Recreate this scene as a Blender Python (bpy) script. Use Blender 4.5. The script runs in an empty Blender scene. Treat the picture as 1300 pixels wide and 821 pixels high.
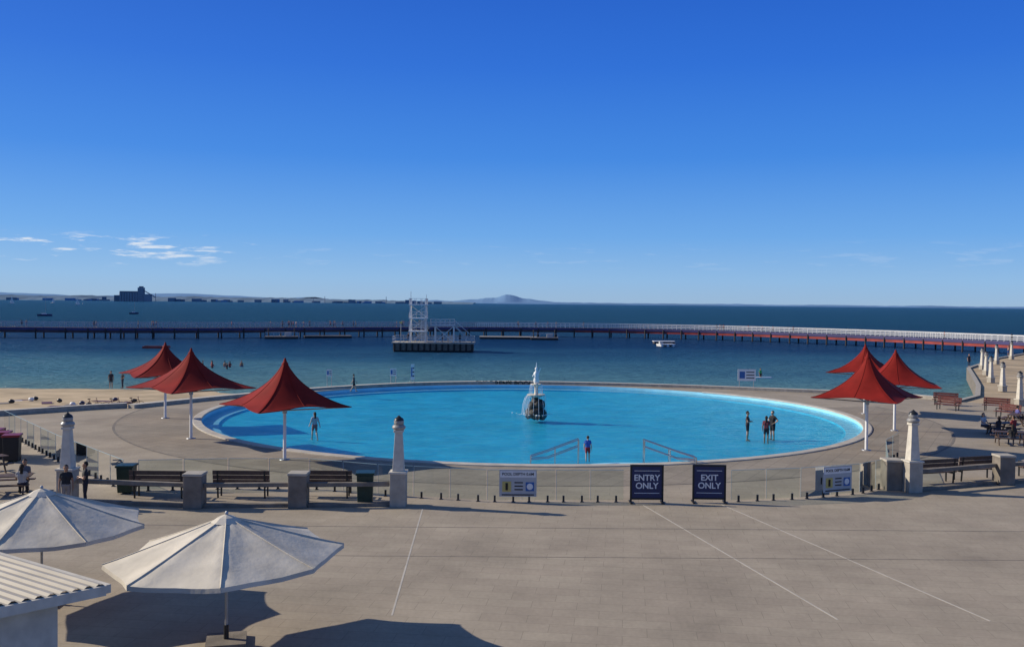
import bpy, bmesh, math, random
import numpy as np
from mathutils import Vector, Matrix, noise
random.seed(7)
C=bpy.context; D=bpy.data; S=C.scene
# ------------------------------------------------------------ materials
def nt(name):
    m=D.materials.new(name); m.use_nodes=True
    n=m.node_tree.nodes; l=m.node_tree.links
    return m,n,l,n['Principled BSDF']
def M(name,col,rough=.6,metal=0,var=.15,vs=3.0,bump=0.0,bs=20.0,spec=.4,world=False,detail=5):
    m,n,l,b=nt(name)
    tc=n.new('ShaderNodeNewGeometry') if world else n.new('ShaderNodeTexCoord')
    src=tc.outputs['Position'] if world else tc.outputs['Object']
    nz=n.new('ShaderNodeTexNoise'); nz.inputs['Scale'].default_value=vs; nz.inputs['Detail'].default_value=detail
    l.new(src,nz.inputs['Vector'])
    r=n.new('ShaderNodeValToRGB'); r.color_ramp.elements[0].position=.3; r.color_ramp.elements[1].position=.7
    r.color_ramp.elements[0].color=[c*(1-var) for c in col]+[1]
    r.color_ramp.elements[1].color=[min(1,c*(1+var)) for c in col]+[1]
    l.new(nz.outputs['Fac'],r.inputs['Fac']); l.new(r.outputs['Color'],b.inputs['Base Color'])
    b.inputs['Roughness'].default_value=rough; b.inputs['Metallic'].default_value=metal
    b.inputs['Specular IOR Level'].default_value=spec
    if bump>0:
        n2=n.new('ShaderNodeTexNoise'); n2.inputs['Scale'].default_value=bs; n2.inputs['Detail'].default_value=6
        l.new(src,n2.inputs['Vector'])
        bp=n.new('ShaderNodeBump'); bp.inputs['Strength'].default_value=bump; bp.inputs['Distance'].default_value=.02
        l.new(n2.outputs['Fac'],bp.inputs['Height']); l.new(bp.outputs['Normal'],b.inputs['Normal'])
    return m
def paving(name,c1,c2,mort,bw,rh,rot=0.0,stain=.25,mw=.012,offset=.5):
    m,n,l,b=nt(name)
    g=n.new('ShaderNodeNewGeometry')
    mp=n.new('ShaderNodeMapping'); mp.inputs['Rotation'].default_value=(0,0,rot); l.new(g.outputs['Position'],mp.inputs['Vector'])
    br=n.new('ShaderNodeTexBrick'); br.inputs['Scale'].default_value=1; br.offset=offset
    br.inputs['Brick Width'].default_value=bw; br.inputs['Row Height'].default_value=rh
    br.inputs['Mortar Size'].default_value=mw; br.inputs['Color1'].default_value=(*c1,1); br.inputs['Color2'].default_value=(*c2,1); br.inputs['Mortar'].default_value=(*mort,1)
    l.new(mp.outputs['Vector'],br.inputs['Vector'])
    n1=n.new('ShaderNodeTexNoise'); n1.inputs['Scale'].default_value=.28; n1.inputs['Detail'].default_value=9; n1.inputs['Roughness'].default_value=.68
    l.new(g.outputs['Position'],n1.inputs['Vector'])
    n3=n.new('ShaderNodeTexNoise'); n3.inputs['Scale'].default_value=9; n3.inputs['Detail'].default_value=5
    l.new(g.outputs['Position'],n3.inputs['Vector'])
    ad=n.new('ShaderNodeMath'); ad.operation='MULTIPLY_ADD'; ad.inputs[1].default_value=.3; l.new(n3.outputs['Fac'],ad.inputs[0]); l.new(n1.outputs['Fac'],ad.inputs[2])
    mr=n.new('ShaderNodeMapRange'); mr.inputs[1].default_value=.4; mr.inputs[2].default_value=.9; mr.inputs[3].default_value=1-stain; mr.inputs[4].default_value=1+stain*.6
    l.new(ad.outputs[0],mr.inputs[0])
    mx=n.new('ShaderNodeVectorMath'); mx.operation='SCALE'; l.new(br.outputs['Color'],mx.inputs[0]); l.new(mr.outputs[0],mx.inputs['Scale'])
    l.new(mx.outputs[0],b.inputs['Base Color']); b.inputs['Roughness'].default_value=.85; b.inputs['Specular IOR Level'].default_value=.25
    return m
CONC=M('concrete_pale',(.38,.345,.285),.8,0,.2,2.5,.3,30)
CONC2=M('concrete_weathered_shaded',(.19,.165,.135),.85,0,.3,2,.4,25)  # weathered tone, base colour darkened further to carry the shade on the pillars
CREAM=M('cream_render',(.56,.52,.44),.7,0,.14,4,.2,30)
WHITE=M('white_paint',(.78,.77,.74),.45,0,.06,3)
RAILW=M('rail_white_paint',(.68,.67,.65),.5,0,.12,1)
DARK=M('dark_metal',(.035,.037,.04),.4,.4,.2,5)
LAMPG=M('lamp_glass_grey',(.30,.29,.27),.35,0,.2,5)
STEEL=M('stainless_steel',(.55,.56,.58),.25,1,.05,5)
GALV=M('galvanised_steel',(.38,.39,.40),.45,.6,.15,2)
WOOD=M('timber_slats',(.10,.062,.042),.6,0,.35,6,.3,40)
GREYW=M('grey_timber',(.20,.18,.17),.8,0,.3,2)
PILE=M('pier_piles',(.05,.042,.04),.8,0,.4,1.5)
NAVY=M('navy_fascia',(.045,.04,.13),.5,0,.2,.3)
REDB=M('red_beam',(.30,.04,.03),.5,0,.3,.4)
RUST=M('faded_beam',(.09,.045,.05),.6,0,.4,.4)
REDC=M('red_canopy_fabric',(.215,.014,.010),.75,0,.18,1.2,.15,60,.15)
WFAB=M('white_umbrella_fabric',(.60,.55,.46),.85,0,.14,1.6,.45,7,.15)
ROCK=M('fountain_rock',(.030,.030,.028),.6,0,.4,4,.8,8)
BIN=M('bin_green',(.010,.035,.025),.4,0,.2,5)
BINR=M('bin_red_lid',(.22,.02,.02),.4,0,.1,5)
BLUES=M('sign_navy',(.012,.022,.085),.4,0,.08,3)
SIGNW=M('sign_white',(.72,.72,.70),.4,0,.04,3)
SIGNB=M('sign_blue',(.03,.12,.35),.4,0,.05,3)
SIGNY=M('sign_yellow',(.50,.42,.14),.4,0,.05,3)
BLACK=M('black_rubber',(.012,.012,.013),.5,0,.2,5)
COPING=M('pool_coping',(.48,.44,.37),.7,0,.15,1.5,.2,20,world=True)
FOAM=M('falling_water',(.85,.9,.93),.2,0,.05,5)
SAND=M('sand',(.50,.39,.25),.95,0,.25,.4,.8,3,.1,world=True,detail=12)
GRAV=M('sandy_path',(.42,.33,.22),.95,0,.28,.3,.4,3,.1,world=True,detail=10)
ROOF=M('roof_sheet',(.46,.41,.32),.5,0,.12,1.2)
REDSEAT=M('red_plastic_slats',(.11,.03,.025),.5,0,.2,5)
PAVE=paving('terrace_paving',(.37,.315,.24),(.345,.29,.222),(.27,.23,.175),1.2,.6,.12,.30,.009)
DECKP=paving('pool_deck_paving',(.315,.27,.21),(.285,.243,.19),(.21,.18,.14),.8,.8,.5,.34,.018,0)
# ------------------------------------------------------------ mesh builder
class B:
    def __init__(s): s.v=[];s.f=[];s.m=[];s.mats=[];s.sm=[]
    def mi(s,mat):
        if mat not in s.mats: s.mats.append(mat)
        return s.mats.index(mat)
    def add(s,vs,fs,mat,smooth=False):
        o=len(s.v); s.v+= [tuple(v) for v in vs]; k=s.mi(mat)
        for f in fs: s.f.append([i+o for i in f]); s.m.append(k); s.sm.append(smooth)
    def box(s,c,d,mat,rz=0,taper=1.0):
        cx,cy,cz=c; a,b_,h=d[0]/2,d[1]/2,d[2]/2; vs=[]
        for z,t in((-h,1),(h,taper)):
            for x,y in((-a,-b_),(a,-b_),(a,b_),(-a,b_)):
                x*=t;y*=t
                vs.append((cx+x*math.cos(rz)-y*math.sin(rz),cy+x*math.sin(rz)+y*math.cos(rz),cz+z))
        s.add(vs,[(3,2,1,0),(4,5,6,7),(0,1,5,4),(1,2,6,5),(2,3,7,6),(3,0,4,7)],mat)
    def beam(s,p0,p1,w,h,mat):
        p0=Vector(p0);p1=Vector(p1);d=(p1-p0).normalized()
        up=Vector((0,0,1)) if abs(d.z)<.95 else Vector((0,1,0))
        sd=d.cross(up).normalized();u=sd.cross(d).normalized();vs=[]
        for p in(p0,p1):
            for a,b_ in((-1,-1),(1,-1),(1,1),(-1,1)): vs.append(p+sd*a*w/2+u*b_*h/2)
        s.add(vs,[(0,1,2,3),(7,6,5,4),(0,4,5,1),(1,5,6,2),(2,6,7,3),(3,7,4,0)],mat)
    def cyl(s,p0,p1,r0,r1,mat,n=10):
        p0=Vector(p0);p1=Vector(p1);d=(p1-p0).normalized()
        up=Vector((0,0,1)) if abs(d.z)<.95 else Vector((0,1,0))
        a=d.cross(up).normalized();b_=d.cross(a).normalized();vs=[]
        for p,r in((p0,r0),(p1,r1)):
            for i in range(n):
                t=2*math.pi*i/n; vs.append(p+a*r*math.cos(t)+b_*r*math.sin(t))
        fs=[(i,n+i,n+(i+1)%n,(i+1)%n) for i in range(n)]
        s.add(vs,fs,mat,True); s.add(vs,[tuple(range(n)),tuple(range(2*n-1,n-1,-1))],mat)
    def tube(s,pts,r,mat,n=8):
        for a,b_ in zip(pts[:-1],pts[1:]): s.cyl(a,b_,r,r,mat,n)
    def lathe(s,prof,mat,c=(0,0,0),n=20,smooth=True,ph=0):
        vs=[];fs=[]
        for r,z in prof:
            for i in range(n):
                t=2*math.pi*i/n+ph; vs.append((c[0]+r*math.cos(t),c[1]+r*math.sin(t),c[2]+z))
        for k in range(len(prof)-1):
            for i in range(n):
                j=(i+1)%n; fs.append((k*n+i,k*n+j,(k+1)*n+j,(k+1)*n+i))
        s.add(vs,fs,mat,smooth)
    def ball(s,c,r,mat,sc=(1,1,1),n=14,jit=0):
        m=n//2; vs=[];fs=[]
        for k in range(m+1):
            ph=math.pi*k/m
            for i in range(n):
                t=2*math.pi*i/n; q=1+jit*(noise.noise(Vector((math.sin(ph)*math.cos(t)*2+c[0]*5,math.sin(ph)*math.sin(t)*2,math.cos(ph)*2+c[2]*3))))
                vs.append((c[0]+r*sc[0]*q*math.sin(ph)*math.cos(t),c[1]+r*sc[1]*q*math.sin(ph)*math.sin(t),c[2]+r*sc[2]*q*math.cos(ph)))
        for k in range(m):
            for i in range(n):
                j=(i+1)%n; fs.append((k*n+i,(k+1)*n+i,(k+1)*n+j,k*n+j))
        s.add(vs,fs,mat,True)
    def wall(s,path,w,z0,z1,mat,mtop=None):
        P=[Vector((p[0],p[1],0)) for p in path];L=[];R=[]
        for i,p in enumerate(P):
            a=P[max(0,i-1)];b_=P[min(len(P)-1,i+1)];d=(b_-a).normalized();nrm=Vector((-d.y,d.x,0))
            L.append(p+nrm*w/2);R.append(p-nrm*w/2)
        n=len(P);vs=[]
        for q,z in((L,z0),(L,z1),(R,z1),(R,z0)): vs+=[(v.x,v.y,z) for v in q]
        side=[];top=[]
        for i in range(n-1):
            side+=[(i,i+1,n+i+1,n+i),(2*n+i,2*n+i+1,3*n+i+1,3*n+i),(3*n+i,3*n+i+1,i+1,i)]
            top.append((n+i,n+i+1,2*n+i+1,2*n+i))
        side+=[(0,n,2*n,3*n),(n-1,4*n-1,3*n-1,2*n-1)]
        s.add(vs,side,mat); s.add(vs,top,mtop or mat)
    def obj(s,name,loc=(0,0,0),rz=0,parent=None,bevel=0,fixn=True):
        me=D.meshes.new(name); me.from_pydata(s.v,[],s.f)
        for m in s.mats: me.materials.append(m)
        me.polygons.foreach_set('material_index',s.m); me.polygons.foreach_set('use_smooth',s.sm)
        me.update()
        if fixn:
            bm=bmesh.new();bm.from_mesh(me);bmesh.ops.recalc_face_normals(bm,faces=bm.faces);bm.to_mesh(me);bm.free()
        o=D.objects.new(name,me);S.collection.objects.link(o);o.location=loc;o.rotation_euler=(0,0,rz)
        if parent: o.parent=parent
        if bevel>0:
            b_=o.modifiers.new('bevel','BEVEL');b_.width=bevel;b_.segments=2;b_.limit_method='ANGLE'
        return o
def inst(o,loc,rz=0,sc=1):
    q=D.objects.new(o.name.split('.')[0],o.data);S.collection.objects.link(q);q.location=loc;q.rotation_euler=(0,0,rz);q.scale=(sc,)*3 if not isinstance(sc,tuple) else sc
    for md in o.modifiers:
        if md.type=='BEVEL':
            b_=q.modifiers.new('bevel','BEVEL');b_.width=md.width;b_.segments=md.segments;b_.limit_method='ANGLE'
    return q
def text(body,size,loc,mat,parent,rot=(math.pi/2,0,0),name='lettering',ext=.004,sx=1,off=.006):
    cu=D.curves.new(name,'FONT');cu.body=body;cu.size=size;cu.align_x='CENTER';cu.align_y='CENTER';cu.extrude=ext
    cu.space_line=.95;cu.offset=off*size
    t=D.objects.new(name+'_c',cu);S.collection.objects.link(t)
    dg=C.evaluated_depsgraph_get();me=D.meshes.new_from_object(t.evaluated_get(dg));D.objects.remove(t)
    me.materials.clear();me.materials.append(mat)
    o=D.objects.new(name,me);S.collection.objects.link(o);o.location=loc;o.rotation_euler=rot;o.scale=(sx,1,1);o.parent=parent
    return o
def catmull(P,step):
    out=[]
    for i in range(len(P)-1):
        p0=Vector(P[max(0,i-1)]);p1=Vector(P[i]);p2=Vector(P[i+1]);p3=Vector(P[min(len(P)-1,i+2)])
        k=max(2,int((p2-p1).length/step))
        for j in range(k):
            t=j/k; out.append(.5*((2*p1)+(p2-p0)*t+(2*p0-5*p1+4*p2-p3)*t*t+(3*p1-p0-3*p2+p3)*t**3))
    out.append(Vector(P[-1]));return out
# ------------------------------------------------------------ constants
CX,CY,R=1.4,69.7,23.1
SEA=-1.5
# ------------------------------------------------------------ sea
def water_sea():
    m=D.materials.new('sea_water');m.use_nodes=True;n=m.node_tree.nodes;l=m.node_tree.links;n.clear()
    out=n.new('ShaderNodeOutputMaterial');g=n.new('ShaderNodeNewGeometry')
    sp=n.new('ShaderNodeSeparateXYZ');l.new(g.outputs['Position'],sp.inputs[0])
    nz=n.new('ShaderNodeTexNoise');nz.inputs['Scale'].default_value=.022;nz.inputs['Detail'].default_value=7
    mp=n.new('ShaderNodeMapping');mp.inputs['Scale'].default_value=(.4,1,1);l.new(g.outputs['Position'],mp.inputs[0]);l.new(mp.outputs[0],nz.inputs['Vector'])
    ma=n.new('ShaderNodeMath');ma.operation='MULTIPLY_ADD';ma.inputs[1].default_value=110;l.new(nz.outputs['Fac'],ma.inputs[0]);l.new(sp.outputs['Y'],ma.inputs[2])
    mr=n.new('ShaderNodeMapRange');mr.inputs[1].default_value=130;mr.inputs[2].default_value=630;l.new(ma.outputs[0],mr.inputs[0])
    cr=n.new('ShaderNodeValToRGB');e=cr.color_ramp.elements
    e[0].position=0;e[0].color=(.17,.27,.25,1);e[1].position=1;e[1].color=(.010,.060,.105,1)
    for p,c in((.05,(.12,.25,.27)),(.10,(.075,.20,.26)),(.17,(.030,.115,.20)),(.25,(.010,.052,.13)),(.34,(.006,.034,.098)),(.5,(.009,.052,.10))):
        x=e.new(p);x.color=(*c,1)
    l.new(mr.outputs[0],cr.inputs[0])
    n1=n.new('ShaderNodeTexNoise');n1.inputs['Scale'].default_value=.7;n1.inputs['Detail'].default_value=6;n1.inputs['Roughness'].default_value=.65
    mp2=n.new('ShaderNodeMapping');mp2.inputs['Scale'].default_value=(.4,1,1);mp2.inputs['Rotation'].default_value=(0,0,.25);l.new(g.outputs['Position'],mp2.inputs[0]);l.new(mp2.outputs[0],n1.inputs['Vector'])
    n2=n.new('ShaderNodeTexNoise');n2.inputs['Scale'].default_value=.11;n2.inputs['Detail'].default_value=9;n2.inputs['Roughness'].default_value=.62;l.new(mp2.outputs[0],n2.inputs['Vector'])
    ad=n.new('ShaderNodeMath');ad.operation='MULTIPLY_ADD';ad.inputs[1].default_value=1.8;l.new(n2.outputs['Fac'],ad.inputs[0]);l.new(n1.outputs['Fac'],ad.inputs[2])
    bp=n.new('ShaderNodeBump');bp.inputs['Strength'].default_value=1;bp.inputs['Distance'].default_value=1.3;l.new(ad.outputs[0],bp.inputs['Height'])
    df=n.new('ShaderNodeBsdfDiffuse');l.new(cr.outputs[0],df.inputs[0]);l.new(bp.outputs[0],df.inputs['Normal'])
    gl=n.new('ShaderNodeBsdfGlossy');gl.inputs['Roughness'].default_value=.15;gl.inputs['Color'].default_value=(.75,.87,1,1);l.new(bp.outputs[0],gl.inputs['Normal'])
    fr=n.new('ShaderNodeFresnel');fr.inputs['IOR'].default_value=1.33;l.new(bp.outputs[0],fr.inputs['Normal'])
    mu=n.new('ShaderNodeMath');mu.operation='MULTIPLY';mu.inputs[1].default_value=.36;l.new(fr.outputs[0],mu.inputs[0])
    mx=n.new('ShaderNodeMixShader');l.new(mu.outputs[0],mx.inputs[0]);l.new(df.outputs[0],mx.inputs[1]);l.new(gl.outputs[0],mx.inputs[2]);l.new(mx.outputs[0],out.inputs[0])
    return m
b=B();b.add([(-40000,-400,SEA),(40000,-400,SEA),(40000,42000,SEA),(-40000,42000,SEA)],[(0,1,2,3)],water_sea());b.obj('sea')
# ------------------------------------------------------------ terrace with circular pool opening
wallp=[(-28,69.5),(-24,76),(-19.5,82.2),(-15,86.9),(-10,90.6),(-5,92.7),(0,93.6),(5,93.5),(9,92.9),(14,91.8),(19,90.4),(25.7,88),(31,86.2),(35,84),(38,80)]
wp=[tuple(v) for v in catmull([(x,y,0) for x,y in wallp],1.2)]
outer=[(x,y) for x,y,_ in wp]+[(46,74),(52,60),(52,-40),(-62,-40),(-62,42),(-34.8,64.2),(-30.5,68.2)]
bm=bmesh.new()
def loop(pts,z):
    vs=[bm.verts.new((x,y,z)) for x,y in pts]
    return vs,[bm.edges.new((vs[i],vs[(i+1)%len(vs)])) for i in range(len(vs))]
vo,eo=loop(outer,0)
hole=[(CX+(R)*math.cos(t*2*math.pi/160),CY+(R)*math.sin(t*2*math.pi/160)) for t in range(160)]
vh,eh=loop(hole,0)
bmesh.ops.triangle_fill(bm,edges=eo+eh,use_beauty=True)
lo=[bm.verts.new((v.co.x,v.co.y,-3)) for v in vo]
for i in range(len(vo)):
    j=(i+1)%len(vo);bm.faces.new((vo[i],vo[j],lo[j],lo[i]))
bmesh.ops.recalc_face_normals(bm,faces=bm.faces)
me=D.meshes.new('terrace_pavement');bm.to_mesh(me);bm.free();me.materials.append(PAVE)
o=D.objects.new('terrace_pavement',me);S.collection.objects.link(o)
if sum(p.normal.z for p in me.polygons)<0: me.flip_normals()
def annulus(name,r0,r1,a0,a1,z,mat,n=160):
    b=B();vs=[];fs=[]
    for i in range(n+1):
        t=math.radians(a0+(a1-a0)*i/n)
        for r in(r0,r1): vs.append((CX+r*math.cos(t),CY+r*math.sin(t),z))
    fs=[(2*i,2*i+1,2*i+3,2*i+2) for i in range(n)]
    b.add(vs,fs,mat);return b
b=annulus('x',R+.55,R+5.2,180,372,.004,DECKP);b.obj('pool_deck')
b=annulus('x',R+5.2,R+5.35,180,372,.008,CONC2);b.obj('deck_edging')
b=B();vs=[];fs=[];n=220
prof=[(R-.04,-.02),(R-.04,.05),(R+.0,.07),(R+.5,.07),(R+.55,.05),(R+.55,-.02)]
for i in range(n+1):
    t=math.radians(134+(406-134)*i/n)
    for r,z in prof: vs.append((CX+r*math.cos(t),CY+r*math.sin(t),z))
k=len(prof)
for i in range(n):
    for j in range(k-1): fs.append((i*k+j,(i+1)*k+j,(i+1)*k+j+1,i*k+j+1))
b.add(vs,fs,COPING);b.obj('pool_coping')
PF=M('pool_floor_paint',(.04,.58,.78),.5,0,.12,.35,0,1,.3,world=True,detail=6)
PF2=M('pool_edge_paint',(.32,.70,.84),.5,0,.08,.6,0,1,.3,world=True)
b=B();n=160
b.lathe([(R-.001,.0),(R-.001,-.36),(R-1.1,-.38)],PF2,(CX,CY,0),n,False)
b.lathe([(R-1.1,-.38),(R-1.1,-.50),(R-8,-.72),(8,-.85),(.01,-.85)],PF,(CX,CY,0),n,False)
b.obj('swimming_pool')
def pool_water():
    m=D.materials.new('pool_water');m.use_nodes=True;n=m.node_tree.nodes;l=m.node_tree.links;n.clear()
    out=n.new('ShaderNodeOutputMaterial');g=n.new('ShaderNodeNewGeometry')
    mp=n.new('ShaderNodeMapping');mp.inputs['Scale'].default_value=(.55,1,1);mp.inputs['Rotation'].default_value=(0,0,-.3);l.new(g.outputs['Position'],mp.inputs[0])
    n1=n.new('ShaderNodeTexNoise');n1.inputs['Scale'].default_value=1.6;n1.inputs['Detail'].default_value=5;n1.inputs['Distortion'].default_value=.9;l.new(mp.outputs[0],n1.inputs['Vector'])
    bp=n.new('ShaderNodeBump');bp.inputs['Strength'].default_value=1;bp.inputs['Distance'].default_value=.20;l.new(n1.outputs['Fac'],bp.inputs['Height'])
    mr=n.new('ShaderNodeMapRange');mr.inputs[1].default_value=.38;mr.inputs[2].default_value=.62;l.new(n1.outputs['Fac'],mr.inputs[0])
    mc=n.new('ShaderNodeMix');mc.data_type='RGBA';mc.inputs[6].default_value=(.60,.84,.93,1);mc.inputs[7].default_value=(1,1,1,1);l.new(mr.outputs[0],mc.inputs[0])
    tr=n.new('ShaderNodeBsdfTransparent');l.new(mc.outputs[2],tr.inputs[0])
    gl=n.new('ShaderNodeBsdfGlossy');gl.inputs['Roughness'].default_value=.05;l.new(bp.outputs[0],gl.inputs['Normal'])
    fr=n.new('ShaderNodeFresnel');fr.inputs['IOR'].default_value=1.33;l.new(bp.outputs[0],fr.inputs['Normal'])
    mu=n.new('ShaderNodeMath');mu.operation='MULTIPLY';mu.inputs[1].default_value=.42;l.new(fr.outputs[0],mu.inputs[0])
    mx=n.new('ShaderNodeMixShader');l.new(mu.outputs[0],mx.inputs[0]);l.new(tr.outputs[0],mx.inputs[1]);l.new(gl.outputs[0],mx.inputs[2]);l.new(mx.outputs[0],out.inputs[0])
    return m
b=B();b.add([(CX+(R-.02)*math.cos(t*2*math.pi/160),CY+(R-.02)*math.sin(t*2*math.pi/160),-.22) for t in range(160)],[tuple(range(160))],pool_water());b.obj('pool_water')
b=B();b.wall([(p[0],p[1]) for p in wp],.7,-3,.28,CONC,CREAM);sw=b.obj('sea_wall')
text("CHILDREN'S POOL",.72,(-.8,93.10,.03),BLACK,sw,ext=.03,sx=.95,off=.02)
b=B();b.wall([(-62.2,41.8),(-35,64.4),(-30.5,68.6),(-28.5,69.9)],.5,-1,.35,CONC,CREAM);b.obj('low_concrete_wall')
b=B()
for k,(rr,z) in enumerate(((2.6,-.30),(1.9,-.12))):
    c=(5.9,CY-math.sqrt(R*R-4.5**2)-.05)
    vs=[(c[0]+rr*1.25*math.cos(t*math.pi/24),c[1]+rr*.75*math.sin(t*math.pi/24)) for t in range(25)]
    n=25;b.add([(x,y,z) for x,y in vs]+[(x,y,-.8) for x,y in vs],[tuple(range(n))]+[(i,n+i,n+i+1,i+1) for i in range(n-1)],PF2)
b.obj('pool_steps')
for nm,pts in(('pool_handrail',[(1.0,47.0),(3.5,48.6)]),('pool_handrail',[(9.3,47.2),(6.9,48.6)])):
    b=B();(x0,y0),(x1,y1)=pts
    for dy in(0,.45):
        for dz in(0,-.35):
            b.tube([(x0,y0+dy,.35+dz*.4),(x0+(x1-x0)*.35,y0+(y1-y0)*.35+dy,.55+dz),(x1,y1+dy,1.0+dz)],.032,STEEL)
        b.tube([(x0,y0+dy,.0),(x0,y0+dy,.35)],.032,STEEL);b.tube([(x1,y1+dy,1.0),(x1,y1+dy,-.45)],.032,STEEL)
        xm,ym=x0+(x1-x0)*.5,y0+(y1-y0)*.5;b.tube([(xm,ym+dy,-.4),(xm,ym+dy,.66)],.026,STEEL)
    b.obj(nm)
# ------------------------------------------------------------ sand
b=B();nx,ny=150,70;vs=[];fs=[]
for j in range(ny+1):
    for i in range(nx+1):
        x=-420+(412)*(i/nx)**.6;y=-40+200*j/ny
        z=-.28-max(0,y-66)*.036-max(0,(x+36))*.010*max(0,min(1,(y-66)/10))
        z+=.10*noise.noise(Vector((x*.25,y*.25,0)))+.25*noise.noise(Vector((x*.04,y*.04,3)))*min(1,max(0,(y-60)/20))
        z=min(z,-.12)
        if math.hypot(x-CX,y-CY)<26 or (x>-27 and y<69): z=-2.9
        vs.append((x,y,z))
for j in range(ny):
    for i in range(nx): a=j*(nx+1)+i;fs.append((a,a+1,a+nx+2,a+nx+1))
b.add(vs,fs,SAND,True);b.obj('sand_beach')
rp=[(36,60),(37,79),(42,85),(47.5,96),(52,106),(60,124),(76,148),(92,168),(118,180),(420,210),(420,-40),(36,-40)]
b=B();n=len(rp);b.add([(x,y,-.06) for x,y in rp]+[(x,y,-3) for x,y in rp],[tuple(range(n))]+[(i,n+i,n+(i+1)%n,(i+1)%n) for i in range(n)],GRAV);b.obj('promenade_ground')
b=B();b.wall(rp[1:9],.45,-3,.12,CONC2,CONC);b.obj('promenade_wall')
b=B();b.wall([(56,84),(60,98),(70,122),(90,146),(122,160)],2.2,-.05,-.03,CONC);b.obj('footpath')
b=B()
for p,q in(((5.3,37.6),(8.4,24)),((8.5,37.8),(12.3,24)),((-3,24),(-3.4,36.5))):
    b.wall([p,q],.05,-.01,.004,COPING)
b.wall([(-40,33.2),(40,33.9)],.05,-.01,.0045,CONC2);b.wall([(-8,29.6),(40,30.1)],.04,-.01,.0046,CONC2);b.obj('paving_joints')
# ------------------------------------------------------------ fountain
b=B();fx,fy=1.85,70.2
for i in range(14):
    t=i*2.4;r=.42 if i<8 else .25
    b.ball((r*math.cos(t),r*math.sin(t),-.55+(.25 if i<8 else .85)+.1*(i%3)),.40,ROCK,(1,1,.95),12,.5)
b.ball((0,0,.2),.5,ROCK,(1,1,1.6),14,.35)
b.lathe([(.01,1.0),(.2,1.0),(.62,1.16),(.68,1.24),(.64,1.25),(.25,1.12),(.15,1.2),(.13,1.75),(.16,1.82),(.36,1.93),(.42,2.02),(.39,2.02),(.18,1.94),(.1,2.05)],CREAM,n=20)
b.lathe([(.12,2.0),(.19,2.12),(.22,2.3),(.16,2.5),(.2,2.72),(.2,2.86),(.08,2.96),(.08,3.0),(.12,3.1),(.11,3.2),(.02,3.27)],WHITE,n=14)
b.cyl((.14,0,2.82),(.30,-.05,3.2),.055,.04,WHITE);b.cyl((-.14,0,2.8),(-.28,-.08,2.55),.055,.04,WHITE)
for i in range(26):
    t=i*2*math.pi/26+.1;j=random.uniform(.6,1.2)
    if i%2: pts=[(.40+.14*s*j,2.0-.80*s*s) for s in(0,.35,.7,1)]
    else: pts=[(.66+.16*s*j,1.24-1.46*s*s) for s in(0,.35,.7,1)]
    b.tube([(r*math.cos(t),r*math.sin(t),z) for r,z in pts],.012,FOAM,5)
for i in range(9):
    t=math.pi+(i-4)*.2;q=random.uniform(.8,1.1);b.tube([(r*q*math.cos(t),r*q*math.sin(t),z) for r,z in((.66,1.2),(.85,1.0),(1.0,.5),(1.08,-.22))],.009,FOAM,4)
b.cyl((0,0,3.25),(0,0,3.6),.03,.015,FOAM,6)
for i in range(80):
    t=random.uniform(0,6.28);r=random.gauss(1.0,.25);b.ball((r*math.cos(t)-.15,r*math.sin(t),-.21),random.uniform(.03,.09),FOAM,(1,1,.3),6)
b.obj('fountain',(fx,fy,0))
# ------------------------------------------------------------ red shade umbrellas
def red_umbrella(loc,rz,W,zr,za):
    b=B();nr,na=14,64;vs=[];fs=[]
    for i in range(nr+1):
        t=i/nr
        for j in range(na):
            th=2*math.pi*j/na;q=(th%(math.pi/2))-math.pi/4
            Rc=W*math.cos(math.pi/4)/math.cos(q);s2=math.cos(2*q)**2
            rr=(W*.72*(1-t)+Rc*t)*(1-.07*s2*t*t)
            z=zr+(za-zr)*(.80*(1-t)**1.25+.20*(1-t)**5)+.14*s2*t*t
            r_=.12+(rr-.12)*t
            vs.append((r_*math.cos(th),r_*math.sin(th),z))
    for i in range(nr):
        for j in range(na): k=(j+1)%na;fs.append((i*na+j,i*na+k,(i+1)*na+k,(i+1)*na+j))
    b.add(vs,fs,REDC,True)
    last=[vs[nr*na+j] for j in range(na)]
    b.tube(last+[last[0]],.022,REDC,5)
    b.lathe([(.16,za-.10),(.17,za+.02),(.10,za+.08),(.05,za+.26),(.01,za+.30)],REDC,n=12)
    b.cyl((0,0,0),(0,0,za),.085,.07,WHITE,14);b.lathe([(.26,0),(.26,.03),(.1,.05)],GALV,n=16)
    for k in range(4):
        th=k*math.pi/2;ct,st=math.cos(th),math.sin(th)
        b.cyl((0,0,zr-.25),(W*.97*ct,W*.97*st,zr-.02),.035,.025,GALV,8)
    for k in range(8):
        b.tube([(v[0],v[1],v[2]+.010) for v in [vs[i*na+k*na//8] for i in range(nr+1)]],.012,REDC,5)
    b.lathe([(.12,zr-.4),(.12,zr-.15)],GALV,n=12)
    return b.obj('shade_umbrella',loc,rz)
red_umbrella((-11.4,47.5,0),-.12,3.45,2.75,4.85)
red_umbrella((-18.5,54.5,0),.05,3.7,2.95,4.95)
red_umbrella((-23.4,63.8,0),-.2,3.5,3.0,4.85)
red_umbrella((19.8,52.5,0),.1,3.25,2.95,5.15)
red_umbrella((24.8,61.0,0),.5,3.45,3.0,4.95)
red_umbrella((26.4,70.5,0),.2,3.2,3.1,4.9)
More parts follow.
